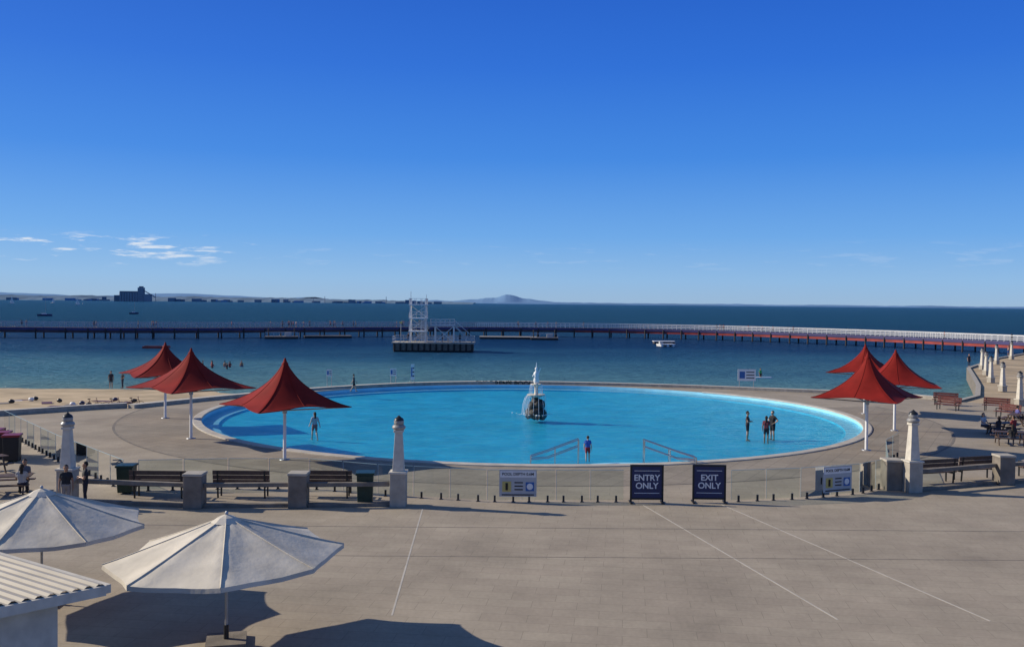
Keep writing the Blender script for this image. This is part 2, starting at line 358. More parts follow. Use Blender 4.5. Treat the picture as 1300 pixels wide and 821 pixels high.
# ------------------------------------------------------------ white umbrellas
def white_umbrella(loc,rz,W=2.65,za=3.0,zr=2.2,tilt=(0,0)):
    b=B();n=8;seg=6;na=n*seg;vs=[];fs=[];nr=8
    for i in range(nr+1):
        t=i/nr
        for j in range(na):
            q=(j%seg)/seg;a0=2*math.pi*(j//seg)/n;a1=a0+2*math.pi/n
            x=math.cos(a0)*(1-q)+math.cos(a1)*q;y=math.sin(a0)*(1-q)+math.sin(a1)*q
            sag=math.sin(math.pi*q);f=1-.04*sag*t
            r=.10+(W-.10)*t
            z=zr+(za-zr)*((1-t)**1.08)-.10*sag*t*(1-.35*t)+.016*math.sin(t*9+j*1.3)*sag
            vs.append((x*r*f,y*r*f,z+tilt[0]*x*r+tilt[1]*y*r))
    for i in range(nr):
        for j in range(na): k=(j+1)%na;fs.append((i*na+j,i*na+k,(i+1)*na+k,(i+1)*na+j))
    b.add(vs,fs,WFAB,True)
    rim=vs[nr*na:];low=[(x*1.002,y*1.002,z-.10) for x,y,z in rim]
    b.add(rim+low,[(j,(j+1)%na,na+(j+1)%na,na+j) for j in range(na)],WFAB)
    for k in range(n):
        line=[vs[i*na+k*seg] for i in range(nr+1)]
        b.tube([(x,y,z+.006) for x,y,z in line],.014,WFAB,5);b.tube([(x,y,z-.03) for x,y,z in line],.014,GALV,5)
        m=line[nr//2];b.cyl((0,0,1.95),(m[0],m[1],m[2]-.03),.012,.012,GALV,6)
    b.lathe([(.36,za-.09),(.2,za+.02),(.06,za+.07),(.01,za+.08)],WFAB,n=8,smooth=False,ph=0)
    b.lathe([(.035,za+.07),(.045,za+.12),(.01,za+.16)],GALV,n=8)
    b.cyl((0,0,0),(0,0,za),.035,.03,GALV,10);b.box((0,0,.06),(.9,.9,.12),CONC2);b.cyl((0,0,.12),(0,0,.45),.06,.06,DARK,10)
    return b.obj('market_umbrella',loc,rz)
white_umbrella((-6.6,21.9,0),.25,2.7,2.95,2.1,(.035,.0))
white_umbrella((-12.3,24.7,0),.05,2.65,2.95,2.1,(-.01,.0))
# kiosk
b=B();p0=Vector((-16.2,21.7,0));p1=Vector((-6.6,15.3,0));d=(p1-p0);L=d.length;d.normalize();nn=Vector((-d.y,d.x,0))*-1
if nn.y>0: nn=-nn
N=64;W=6.5;vs=[]
for i in range(N*2+1):
    s=W*i/(2*N);zz=3.35+.12*s*.5+(.035 if i%4 in(1,2) else 0)
    for q in(p0,p1): vs.append((q.x+nn.x*s,q.y+nn.y*s,zz))
b.add(vs,[(2*i,2*i+1,2*i+3,2*i+2) for i in range(2*N)],ROOF)
c=(p0+p1)/2+nn*W/2;rz=math.atan2(d.y,d.x)
b.beam(p0+Vector((0,0,3.27))-nn*.06,p1+Vector((0,0,3.27))-nn*.06,.12,.14,CREAM)
b.beam(p1+Vector((0,0,3.27)),p1+nn*W+Vector((0,0,3.65)),.12,.16,CREAM)
b.box((c.x,c.y,1.55),(L-1.0,W-1.0,3.1),CREAM,rz)
q=c-nn*(W/2-.5);b.box((q.x,q.y,1.5),(3.0,.08,1.4),DARK,rz);b.box((q.x,q.y,.75),(3.4,.5,.06),GREYW,rz)
q=c+d*(L/2-.5);b.box((q.x,q.y,1.05),(.08,1.0,2.1),BLUES,rz)
b.obj('kiosk_building')
# ------------------------------------------------------------ lamp bollards
def lampb(base=.62,bh=1.3,H=3.0):
    b=B()
    b.box((0,0,bh/2),(base,base,bh),CONC);b.box((0,0,bh+.04),(base+.08,base+.08,.08),CREAM)
    b.box((0,0,(bh+.08+H-.1)/2),(base*.72,base*.72,H-.1-bh-.08),CREAM,taper=.62)
    b.box((0,0,H-.05),(base*.6,base*.6,.10),CREAM);
    b.lathe([(.2,H),(.26,H+.06),(.27,H+.12),(.2,H+.2)],LAMPG,n=16)
    b.ball((0,0,H+.30),.2,LAMPG,(1,1,.95),16);b.lathe([(.2,H+.36),(.17,H+.44),(.08,H+.50),(.02,H+.56)],DARK,n=16)
    return b
l1=lampb().obj('lamp_bollard',(-4.4,37,0),0,bevel=.015)
inst(l1,(17.4,40.8,0),.15);inst(l1,(-17.4,37.0,0))
l2=lampb(.56,.5,2.3).obj('lamp_bollard',(41.6,77.2,0),.2,bevel=.015)
for x,y in((46.3,90.5),(50.5,101),(55.5,112),(60,122),(68,134),(77,147),(49,84)): inst(l2,(x+.8,y,0),.3)
def pier_block(x,y,w=.7,h=1.25):
    b=B();b.box((0,0,h/2),(w,w,h),CONC2);b.box((0,0,h+.05),(w+.06,w+.06,.1),CONC);return b.obj('concrete_pillar',(x,y,0),.02,bevel=.02)
for x,y in((-12.2,36.4),(-8.25,36.7),(22.4,42.8),(16.7,41.3)): pier_block(x,y)
def bar_wall(pts,name='low_barrier_rail'):
    b=B()
    for p,q in zip(pts[:-1],pts[1:]):
        b.beam((p[0],p[1],.86),(q[0],q[1],.86),.22,.16,CONC2);b.beam((p[0],p[1],.07),(q[0],q[1],.07),.3,.14,CONC2)
    b.obj(name,bevel=.01)
bar_wall([(-17.0,37),(-12.55,36.45)]);bar_wall([(-11.85,36.4),(-8.6,36.7)]);bar_wall([(-7.9,36.7),(-4.75,37)]);bar_wall([(17.8,41),(22.0,42.8)]);bar_wall([(22.8,43),(29,45.6)])
def bench_mesh(L=2.3,mat=WOOD,name='park_bench'):
    b=B()
    for i in range(4): b.box((0,-.2+i*.13,.45),(L,.11,.04),mat)
    for i in range(3): b.beam((-L/2,.27+i*.03,.60+i*.17),(L/2,.27+i*.03,.60+i*.17),.035,.15,mat)
    for x in(-L/2+.2,L/2-.2):
        b.beam((x,-.2,0),(x,-.2,.43),.06,.05,DARK);b.beam((x,.24,0),(x,.34,1.0),.06,.05,DARK);b.beam((x,-.22,.40),(x,.27,.40),.05,.05,DARK)
        b.beam((x,-.24,.65),(x,.28,.65),.05,.04,DARK);b.beam((x,-.22,.43),(x,-.22,.65),.05,.04,DARK)
    return b
bn=bench_mesh().obj('park_bench',(-14.2,38.2,0),math.pi);bn.scale=(1,1,1.12)
for x,y,r in((-10.9,38.4,math.pi),(-7.6,38.6,math.pi),(19.2,42.9,math.pi+.3),(21.6,43.9,math.pi+.3),(25.2,45.0,math.pi+.3)): inst(bn,(x,y,0),r,(1,1,1.12))
rb=bench_mesh(1.9,REDSEAT,'x').obj('park_bench',(35.4,77.0,0),-.6)
for x,y,r in((34,73.5,-.9),(37.5,73.0,-.7),(36,68.5,-1.2),(39,66,-1)): inst(rb,(x,y,0),r)
def picnic():
    b=B()
    for i in range(5): b.box((0,-.3+i*.15,.74),(1.8,.14,.04),WOOD)
    for s in(-.72,.72):
        for i in range(2): b.box((0,s+(i-.5)*.15,.45),(1.8,.14,.04),WOOD)
    for x in(-.65,.65):
        b.beam((x,-.75,.40),(x,.75,.40),.05,.08,WOOD);b.beam((x,-.3,.70),(x,-.62,0),.05,.08,WOOD);b.beam((x,.3,.70),(x,.62,0),.05,.08,WOOD)
    return b
pt=picnic().obj('picnic_table',(31.0,59.5,0),.4)
inst(pt,(34.5,64.5,0),.9);inst(pt,(29.2,55.2,0),-.3);inst(pt,(33.2,57,0),.2)
inst(pt,(-20.6,38.6,0),.3);inst(pt,(-24,43,0),.9)
def binm(lid=BIN,body=BIN):
    b=B();b.box((0,0,.5),(.5,.55,.9),body,taper=1.12);b.box((0,0,.99),(.64,.68,.08),lid);b.beam((-.28,.36,.97),(.28,.36,.97),.05,.05,BLACK)
    for x in(-.22,.22): b.cyl((x-.03,.26,.1),(x+.03,.26,.1),.1,.1,BLACK,12)
    return b
b1=binm().obj('wheelie_bin',(-5.75,37.3,0),.1,bevel=.02);b1.scale=(1.15,1.15,1.25)
inst(b1,(-15.9,39.0,0),.1,1.15)
b2=binm(BINR,BLACK).obj('wheelie_bin',(-26.4,48.2,0),.2,bevel=.02);b2.scale=(1.3,)*3;inst(b2,(-25.5,47.2,0),.25,1.3);inst(b2,(-24.5,46.3,0),.3,1.3)
# ------------------------------------------------------------ glass fence
def glassmat():
    m=D.materials.new('clear_glass');m.use_nodes=True;n=m.node_tree.nodes;l=m.node_tree.links;n.clear()
    out=n.new('ShaderNodeOutputMaterial');tr=n.new('ShaderNodeBsdfTransparent');tr.inputs[0].default_value=(.80,.87,.86,1)
    gl=n.new('ShaderNodeBsdfGlossy');gl.inputs['Roughness'].default_value=.02
    fr=n.new('ShaderNodeFresnel');fr.inputs['IOR'].default_value=1.6
    mx=n.new('ShaderNodeMixShader');l.new(fr.outputs[0],mx.inputs[0]);l.new(tr.outputs[0],mx.inputs[1]);l.new(gl.outputs[0],mx.inputs[2]);l.new(mx.outputs[0],out.inputs[0]);return m
GL=glassmat();GEDGE=M('glass_edge',(.38,.50,.48),.2,0,.05,4)
def fence(pts,name='glass_fence',h=1.3):
    P=[Vector((x,y,0)) for x,y in pts];b=B()
    for a,c in zip(P[:-1],P[1:]):
        L=(c-a).length;k=max(1,round(L/1.5));d=(c-a)/k
        for i in range(k):
            p=a+d*i+d*.02;q=a+d*(i+1)-d*.02
            b.add([p+Vector((0,0,.08)),q+Vector((0,0,.08)),q+Vector((0,0,h)),p+Vector((0,0,h))],[(0,1,2,3)],GL)
            b.beam(p+Vector((0,0,h)),q+Vector((0,0,h)),.018,.018,GEDGE);b.beam(p+Vector((0,0,.08)),p+Vector((0,0,h)),.014,.014,GEDGE)
            for t in(.22,.78):
                s=p+(q-p)*t;b.box((s.x,s.y,.13),(.08,.07,.26),DARK);b.box((s.x,s.y,.01),(.14,.14,.02),DARK)
    b.obj(name)
fence([(-15.6,39.4),(-12,40.0),(-8.6,40.2),(-5.5,38.9),(-.95,37.9),(4.6,38.1)])
fence([(8.95,38.3),(12,39),(14.9,40.2),(16.9,41.9)])
fence([(-16.2,39.4),(-22.5,46.6),(-30.4,56.5)])
fence([(16.9,42.2),(18.9,47.5),(20.8,50.5)])
# ------------------------------------------------------------ signs
def astand(x,y,word,rz):
    b=B()
    b.box((0,0,.84),(1.22,.05,1.28),BLUES)
    for s in(-.64,.64): b.box((s,0,.78),(.07,.09,1.52),BLACK);b.box((s,.0,.03),(.09,.6,.06),BLACK)
    for z in(.17,1.51): b.box((0,0,z),(1.21,.08,.07),BLACK)
    for z in(.40,1.30): b.box((0,-.028,z),(1.02,.008,.02),SIGNW)
    o=b.obj(word.lower()+'_sign',(x,y,0),rz)
    text(word+"\nONLY",.34,(0,-.03,.85),SIGNW,o,sx=1.0,off=.02)
    return o
astand(5.5,38.0,'ENTRY',.02);astand(8.05,38.15,'EXIT',-.03)
GREYS=M('sign_grey',(.42,.43,.43),.5,0,.05,3)
def depth_sign(x,y,rz):
    b=B();b.box((0,0,0),(1.5,.02,1.08),GREYS)
    b.box((0,-.013,.36),(1.44,.006,.26),SIGNW)
    b.box((-.45,-.014,-.14),(.36,.008,.42),SIGNY);b.box((.48,-.014,-.14),(.34,.008,.36),SIGNB)
    for k in range(3): b.box((.03,-.014,.02-.14*k),(.34,.008,.05),DARK)
    b.box((0,-.014,-.47),(1.3,.008,.05),DARK);b.ball((.48,-.02,-.14),.13,SIGNW,(1,.05,1),12);b.cyl((-.45,-.02,-.28),(-.45,-.02,.0),.05,.05,BLACK,6)
    o=b.obj('pool_depth_sign',(x,y,.78),rz);text("POOL DEPTH 0.6M",.155,(0,-.02,.36),BLACK,o,off=.015);return o
depth_sign(.3,37.85,.02);depth_sign(13.7,39.45,.4)
def post_sign(x,y,z,w,h):
    b=B();b.box((0,0,1.5),(w,.03,h),SIGNW)
    for s in(-w*.4,w*.4): b.cyl((s,.03,0),(s,.03,1.5+h/2),.03,.03,GALV,8)
    b.box((-w*.25,-.02,1.5),(w*.3,.008,h*.6),SIGNB);
    for k in range(3): b.box((w*.2,-.02,1.5+h*.25-h*.25*k),(w*.45,.008,h*.08),DARK)
    b.obj('information_sign',(x,y,z),0)
post_sign(22.3,89.5,-.1,1.7,1.1);post_sign(-11.3,90.2,-.2,.6,.7);post_sign(-16.6,86.0,0,.5,.6);post_sign(-9.5,90.7,-.2,.35,1.5)
# ------------------------------------------------------------ curved pier
pp=catmull([(-420,236,0),(-250,232,0),(-124,229,0),(-86,233,0),(-53,250,0),(-25,264,0),(0,270,0),(28,269,0),(54,258,0),(72,241,0),(88,220,0),(99,200,0),(109,180,0),(120,170,0)],2.5)
DZ=1.1
b=B()
path=[(p.x,p.y) for p in pp]
def off(path,o):
    r=[]
    for i,p in enumerate(path):
        a=Vector(path[max(0,i-1)]);c=Vector(path[min(len(path)-1,i+1)]);d=(c-a).normalized();r.append((p[0]-d.y*o,p[1]+d.x*o))
    return r
b.wall(path,4.0,DZ-.18,DZ,GREYW)
iL=[i for i,p in enumerate(path) if p[0]<20];k=iL[-1]
inn=off(path,-2.06);out_=off(path,2.06)
b.wall(inn,.1,DZ-.62,DZ+.05,NAVY);b.wall(out_,.1,DZ-.62,DZ+.05,NAVY)
b.wall(off(path,-1.85)[:k+1],.3,DZ-1.25,DZ-.64,RUST);b.wall(off(path,-1.85)[k:],.3,DZ-1.25,DZ-.64,REDB)
for i in range(len(path)-1):
    if i%2==0:
        for o_ in(inn,out_):
            b.cyl((o_[i][0],o_[i][1],-2.6),(o_[i][0],o_[i][1],DZ-.2),.2,.2,PILE,7)
        b.beam((inn[i][0],inn[i][1],DZ-.7),(out_[i][0],out_[i][1],DZ-.7),.25,.3,PILE)
b.obj('curved_pier')
b=B();RAILG=M('rail_grey_paint',(.40,.42,.45),.5,0,.12,1)
for o_ in(inn,out_):
    for i in range(len(o_)-1):
        a,c=o_[i],o_[i+1];rm=RAILW if i>k-12 else RAILG
        b.beam((*a,DZ),(*a,DZ+1.25),.12,.12,rm);mx=((a[0]+c[0])/2,(a[1]+c[1])/2);b.beam((*mx,DZ),(*mx,DZ+1.25),.10,.10,rm)
        for z,t in((1.25,.14),(.82,.08),(.42,.08)): b.beam((*a,DZ+z),(*c,DZ+z),t,t,rm)
b.obj('pier_railing')
def pontoon(x,y,w,d,rz,rails=True,top=GREYW):
    b=B();b.box((0,0,.25),(w,d,.5),PILE);b.box((0,0,.56),(w+.2,d+.2,.12),top)
    if rails:
        n=int(w/2)
        for s in(-d/2,d/2):
            for i in range(n+1): b.beam((-w/2+i*w/n,s,.6),(-w/2+i*w/n,s,1.6),.08,.08,RAILG)
            b.beam((-w/2,s,1.6),(w/2,s,1.6),.08,.08,RAILG)
        b.box((w*.2,0,1.1),(1.6,1.2,1.0),GREYS)
        for s in(-w*.4,w*.4): b.cyl((s,d*.3,-2),(s,d*.3,2.6),.16,.16,PILE,8)
    b.obj('floating_pontoon',(x,y,SEA),rz)
pontoon(-58,238,8,4,.25);pontoon(-48,246,12,4,.3,False);pontoon(-1,251,15,5,.0,False,CONC);pontoon(8.5,247,7,4,0);pontoon(37,230,5,3,0,False,WHITE)
# ------------------------------------------------------------ diving platform
b=B();b.box((0,0,.95),(15.4,7,1.3),CONC2);b.box((0,0,1.7),(15.9,7.5,.2),CONC);b.box((0,0,.12),(14.6,6.4,.5),PILE)
for i in range(14): b.cyl((-7.4+i*1.14,-3.7,-.6),(-7.4+i*1.14,-3.7,1.62),.16,.16,BLACK,8)
def rail_rect(x0,x1,y0,y1,z,h=1.1,gap=1.2):
    for (a,c) in(((x0,y0),(x1,y0)),((x1,y0),(x1,y1)),((x1,y1),(x0,y1)),((x0,y1),(x0,y0))):
        L=math.dist(a,c);n=max(1,int(L/gap))
        for i in range(n+1):
            t=i/n;b.beam((a[0]+(c[0]-a[0])*t,a[1]+(c[1]-a[1])*t,z),(a[0]+(c[0]-a[0])*t,a[1]+(c[1]-a[1])*t,z+h),.06,.06,RAILW)
        for q in(.55,1): b.beam((*a,z+h*q),(*c,z+h*q),.06,.06,RAILW)
rail_rect(-7.8,7.8,-3.6,3.6,1.8,1.1,1.5)
tx0,tx1,ty0,ty1=-4.6,-1.6,-1.5,1.5
for x in(tx0,tx1):
    for y in(ty0,ty1): b.beam((x,y,1.8),(x,y,10.2),.22,.22,WHITE)
for z in(3.9,6.4,9.0):
    b.box(((tx0+tx1)/2,-.3,z),(tx1-tx0+.5,4.2,.2),WHITE);rail_rect(tx0-.2,tx1+.2,-2.2,1.7,z+.1,1.1,1.0)
b.box(((tx0+tx1)/2,-2.9,9.02),(.6,1.6,.08),WHITE)
for z in(1.8,4,6.5):
    b.beam((tx0,ty0,z),(tx1,ty0,z+2.3),.08,.08,WHITE);b.beam((tx1,ty1,z),(tx0,ty1,z+2.3),.08,.08,WHITE)
    for x in(tx0,tx1): b.beam((x,ty0,z),(x,ty1,z+2.3),.08,.08,WHITE)
for z in(3.0,5.3): b.box(((tx0+tx1)/2+.7,.2,z),(1.3,1.6,1.5),GALV)
for i in range(24): b.beam((-2.4,-2.3,1.9+i*.3),(-1.8,-2.3,1.9+i*.3),.04,.04,WHITE)
for x in(-2.4,-1.8): b.beam((x,-2.3,1.8),(x,-2.3,10.0),.05,.05,WHITE)
b.cyl((-4.6,0,9),(-4.6,0,11.6),.05,.04,GALV,6);b.cyl((-1.6,0,9),(-1.6,0,11.0),.05,.04,GALV,6)
for x in(.2,3.8):
    for y in(-1.6,1.6): b.beam((x,y,1.8),(x,y,5.0),.2,.2,WHITE)
b.box((1.6,0,5.0),(4.8,3.8,.2),GALV);rail_rect(-.7,3.9,-1.8,1.8,5.1,1.1,.9)
b.beam((.2,-1.6,1.8),(3.8,-1.6,4.9),.1,.1,WHITE);b.beam((3.8,-1.6,1.8),(.2,-1.6,4.9),.1,.1,WHITE)
for y in(-1.5,-.5):
    b.beam((3.9,y,5.0),(7.4,y,1.9),.09,.25,GALV);b.beam((3.9,y,6.1),(7.4,y,3.0),.06,.06,RAILW)
    b.beam((-.6,y+2,5.0),(-4.0,y+2,1.9),.09,.25,GALV)
for i in range(12): b.box((3.9+i*.3,-1,4.9-i*.265),(.28,1,.04),GALV)
b.box((3.1,2.6,2.4),(1.4,1,1.2),GALV);b.cyl((-6.6,1,1.8),(-6.6,1,5.5),.06,.05,GALV,8);b.box((-6.6,1,5.5),(.5,.5,.3),SIGNY)
b.obj('diving_tower',(-15.1,184,SEA),.03)
# ------------------------------------------------------------ distant land
HAZE1=M('distant_shore',(.15,.22,.30),1,0,.25,.006,0,1,0,world=True)  # blue-grey aerial haze is mixed into the base colours of all distant land
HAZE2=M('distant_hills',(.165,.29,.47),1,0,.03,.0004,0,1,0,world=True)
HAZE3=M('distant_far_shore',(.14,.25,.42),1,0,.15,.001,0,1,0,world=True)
def strip(name,x0,x1,y,hf,mat,n=200,depth=600):
    b=B();vs=[];fs=[]
    for i in range(n+1):
        x=x0+(x1-x0)*i/n;h=hf(x)
        for j,(dy,q) in enumerate(((0,0),(depth*.12,.55),(depth*.35,.9),(depth*.6,1),(depth,.6))): vs.append((x,y+dy+noise.noise(Vector((x*.003,j,0)))*depth*.04,SEA-.5+h*q))
    for i in range(n):
        for j in range(4): a=i*5+j;fs.append((a,a+5,a+6,a+1))
    b.add(vs,fs,mat,True);b.obj(name)
N=noise.noise
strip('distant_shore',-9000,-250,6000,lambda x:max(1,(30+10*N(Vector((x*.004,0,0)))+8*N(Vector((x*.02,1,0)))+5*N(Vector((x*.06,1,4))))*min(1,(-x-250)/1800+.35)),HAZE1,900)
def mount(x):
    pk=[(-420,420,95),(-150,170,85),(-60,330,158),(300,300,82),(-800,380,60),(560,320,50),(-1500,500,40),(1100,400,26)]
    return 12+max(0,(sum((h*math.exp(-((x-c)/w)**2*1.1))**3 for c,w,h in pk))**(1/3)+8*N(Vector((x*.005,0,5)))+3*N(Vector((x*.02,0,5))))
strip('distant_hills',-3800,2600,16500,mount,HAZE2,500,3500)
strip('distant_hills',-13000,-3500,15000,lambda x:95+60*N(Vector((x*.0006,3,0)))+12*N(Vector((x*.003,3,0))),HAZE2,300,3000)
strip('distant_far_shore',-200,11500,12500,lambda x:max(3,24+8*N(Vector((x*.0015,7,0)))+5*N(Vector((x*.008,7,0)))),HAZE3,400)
b=B();SI=M('hazy_silo_concrete',(.22,.27,.33),.9,0,.1,.02);SI2=M('distant_silo_dark',(.12,.165,.22),.9,0,.1,.02)  # silo tones also have the distance haze tinted into the base colour
for i in range(9):
    for j in range(2): b.cyl((-60+i*13,j*13,0),(-60+i*13,j*13,42),6.8,6.8,SI,12)
b.box((-8,6,46),(112,20,8),SI2);b.box((38,6,34),(26,26,68),SI);b.box((38,6,71),(16,18,6),SI2);b.box((-75,6,15),(30,24,30),SI2);b.box((70,4,18),(34,24,36),SI);b.beam((50,-4,56),(110,-4,22),4,4,SI2)
for kk in range(5): b.box((38,-7.5,12+kk*11),(20,.6,2),SI2)
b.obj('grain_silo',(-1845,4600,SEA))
b=B()
for kk in range(70):
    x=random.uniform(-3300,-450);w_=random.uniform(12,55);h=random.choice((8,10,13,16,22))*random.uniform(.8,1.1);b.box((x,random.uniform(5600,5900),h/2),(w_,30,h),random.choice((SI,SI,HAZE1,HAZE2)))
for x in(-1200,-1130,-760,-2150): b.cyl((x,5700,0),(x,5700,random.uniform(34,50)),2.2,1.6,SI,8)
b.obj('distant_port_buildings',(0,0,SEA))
def boat(x,y,L,mh,sail,name='sailing_boat',rz=0):
    b=B();vs=[];n=9
    for i in range(n):
        t=i/(n-1);w=L*.15*math.sin(math.pi*min(1,.25+t*.75))**.8 if t<1 else .01
        xx=-L/2+L*t
        vs+=[(xx,-w,.9+.2*t),(xx,-w*.6,-.1),(xx,w*.6,-.1),(xx,w,.9+.2*t)]
    fs=[]
    for i in range(n-1):
        a=i*4;fs+=[(a,a+1,a+5,a+4),(a+1,a+2,a+6,a+5),(a+2,a+3,a+7,a+6),(a+3,a,a+4,a+7)]
    fs+=[(0,1,2,3)];b.add(vs,fs,WHITE if sail else NAVY)
    b.box((-.05*L,0,1.15),(L*.35,L*.15,.5),WHITE,taper=.8)
    b.cyl((.05*L,0,.9),(.05*L,0,mh),.1,.07,GALV,6);b.cyl((.05*L,0,1.7),(-.35*L,0,1.7),.05,.05,GALV,6)
    if sail:
        b.add([(.04*L,0,1.8),(-.34*L,.1,1.8),(.04*L,0,mh*.97)],[(0,1,2)],WHITE);b.add([(.07*L,0,mh*.8),(.5*L,0,1.1),(.09*L,.2,1.4)],[(0,1,2)],WHITE)
    b.obj(name,(x,y,SEA),rz)
boat(-257,520,8,11,False);boat(-248,620,6,8,False);boat(-900,1700,9,14,True,rz=.4);boat(-840,1850,9,14,True,rz=2);boat(-1020,2100,9,14,True,rz=1);boat(-690,1500,8,12,True,rz=.3)
b=B();b.box((0,0,.2),(4.2,1.6,.4),REDB);b.box((0,0,.45),(3.6,1.2,.12),RUST);b.lathe([(.8,.1),(.9,.3),(.8,.5)],REDB,(2.2,0,0),12);b.obj('float_raft',(-70,185,SEA),.1)
b=B()
for i in range(3): b.cyl((-1.6+i*1.4,-1.2,.25),(-1.6+i*1.4,1.2,.25),.28,.28,WHITE,10)
b.box((-.1,0,.55),(3.8,2.2,.14),WHITE);b.box((-1.2,.3,.9),(.8,.6,.6),GREYS);b.obj('float_raft',(35,214,SEA),.3)
# ------------------------------------------------------------ people
def caps(vs,fs,p0,p1,r0,r1,n=10):
    for p,r in((p0,r0),(p1,r1)):
        o=len(vs);m=6
        for k in range(m+1):
            ph=math.pi*k/m
            for i in range(n):
                t=2*math.pi*i/n;vs.append((p[0]+r*math.sin(ph)*math.cos(t),p[1]+r*math.sin(ph)*math.sin(t),p[2]+r*math.cos(ph)))
        for k in range(m):
            for i in range(n):
                j=(i+1)%n;fs.append((o+k*n+i,o+(k+1)*n+i,o+(k+1)*n+j,o+k*n+j))
    P0=Vector(p0);P1=Vector(p1);d=P1-P0
    if d.length<1e-4:return
    d.normalize();up=Vector((0,0,1)) if abs(d.z)<.9 else Vector((0,1,0));a=d.cross(up).normalized();b_=d.cross(a)
    o=len(vs)
    for P,r in((P0,r0),(P1,r1)):
        for i in range(n):
            t=2*math.pi*i/n;q=P+a*r*math.cos(t)+b_*r*math.sin(t);vs.append(tuple(q))
    for i in range(n): j=(i+1)%n;fs.append((o+i,o+n+i,o+n+j,o+j))
    fs.append(tuple(o+i for i in range(n)));fs.append(tuple(o+2*n-1-i for i in range(n)))
matc={}
def cm(kind,col):
    k=(kind,tuple(col))
    if k not in matc: matc[k]=M(kind,col,.45 if kind=='skin' else .8,0,.08,8)
    return matc[k]
SK1=(.50,.29,.19);SK2=(.33,.18,.11);SK3=(.60,.38,.27)
def person(name,loc,rz,H=1.75,pose='stand',shirt=(.05,.05,.06),pants=(.03,.03,.05),skin=SK1,hair=(.02,.014,.01),long=False,bare=False,trous=False,vox=.016,shoes=None,sleeve=True,fat=1.0,link=True):
    dz=-.46 if pose=='sit' else 0
    T=lambda x,y,z:(x,y,z+dz)
    P=[]
    def c(p0,p1,r0,r1,lab): P.append((p0,p1,r0*fat if lab in('shirt','pants') else r0,r1*fat if lab in('shirt','pants') else r1,lab))
    tor='skin' if bare else 'shirt'
    c(T(-.075,0,.95),T(.075,0,.95),.115,.115,'pants');c(T(-.06,0,1.02),T(-.05,-.005,1.14),.11,.10,'pants');c(T(.06,0,1.02),T(.05,-.005,1.14),.11,.10,tor)
    c(T(-.05,-.005,1.12),T(-.085,0,1.30),.10,.115,tor);c(T(.05,-.005,1.12),T(.085,0,1.30),.10,.115,tor)
    c(T(-.08,0,1.30),T(-.13,.01,1.41),.105,.065,tor);c(T(.08,0,1.30),T(.13,.01,1.41),.105,.065,tor);c(T(-.13,.01,1.41),T(.13,.01,1.41),.068,.068,tor)
    c(T(0,0,1.36),T(0,.01,1.44),.10,.07,tor)
    c(T(0,.01,1.44),T(0,-.005,1.56),.058,.055,'skin')
    c(T(0,-.012,1.615),T(0,-.005,1.665),.083,.090,'skin');c(T(0,-.04,1.575),T(0,-.05,1.57),.052,.045,'skin')
    c(T(0,-.095,1.635),T(0,-.115,1.61),.012,.017,'skin')
    for s in(-1,1): c(T(s*.088,.005,1.63),T(s*.092,.012,1.655),.016,.02,'skin')
    c(T(0,.022,1.66),T(0,.012,1.695),.092,.088,'hair')
    if long: c(T(0,.05,1.66),T(0,.075,1.42),.085,.055,'hair')
    for s in(-1,1):
        sh=T(s*.175,.01,1.40)
        if pose=='akimbo': el_,wr=T(s*.36,.06,1.2),T(s*.19,-.08,1.05)
        elif pose=='fold': el_,wr=T(s*.25,-.03,1.15),T(-s*.02,-.2,1.17+s*.02)
        elif pose=='sit': el_,wr=T(s*.23,-.10,1.14),T(s*.13,-.34,1.10)
        elif pose=='raise' and s>0: el_,wr=T(.30,-.1,1.52),T(.2,-.14,1.72)
        elif pose=='walk': el_,wr=T(s*.24,-.08*s+.03,1.12),T(s*.25,-.24*s-.02,.92)
        else: el_,wr=T(s*.235,.03,1.12),T(s*.25,-.06,.88)
        m=[(sh[i]+el_[i])/2 for i in range(3)]
        c(sh,m,.056,.05,tor if sleeve else 'skin');c(m,el_,.047,.04,'skin');c(el_,wr,.041,.027,'skin')
        d=(Vector(wr)-Vector(el_)).normalized();pm=Vector(wr)+d*.075
        sd=Vector((0,-1,0));sd=(sd-d*sd.dot(d)).normalized() if abs(d.y)<.9 else Vector((s,0,0))
        c(tuple(Vector(wr)+sd*.015),tuple(pm+sd*.02),.024,.022,'skin');c(tuple(Vector(wr)-sd*.015),tuple(pm-sd*.02),.024,.022,'skin')
        P.append(('hand',pm,d,sd,s))
        if pose=='sit': hip,kn,an,toe=(s*.09,0,.49),(s*.13,-.43,.50),(s*.13,-.42,.09),(s*.14,-.57,.035)
        elif pose=='walk': 
            hip=(s*.085,0,.92);kn,an,toe=((s*.09,-.16,.53),(s*.09,-.24,.10),(s*.10,-.40,.05)) if s>0 else ((s*.09,.06,.52),(s*.09,.30,.16),(s*.10,.18,.05))
        else: hip,kn,an,toe=(s*.085,0,.92),(s*.10,-.015,.51),(s*.105,.02,.09),(s*.125,-.14,.035)
        lp=lambda a,b_,t:tuple(a[i]+(b_[i]-a[i])*t for i in range(3))
        m=lp(hip,kn,.65);c(hip,m,.098,.078,'pants');c(m,kn,.070,.056,'pants' if trous else 'skin')
        cf=lp(kn,an,.3);lab='pants' if trous else 'skin'
        c(kn,cf,.055,.058,lab);c(cf,an,.056,.036,lab);c(an,toe,.042,.032,'shoe');c(an,lp(an,(an[0],an[1]+.03,.04),1),.04,.036,'shoe')
    hands=[q for q in P if q[0]=='hand'];P=[q for q in P if q[0]!='hand']
    vs=[];fs=[]
    for p0,p1,r0,r1,_ in P: caps(vs,fs,p0,p1,r0,r1)
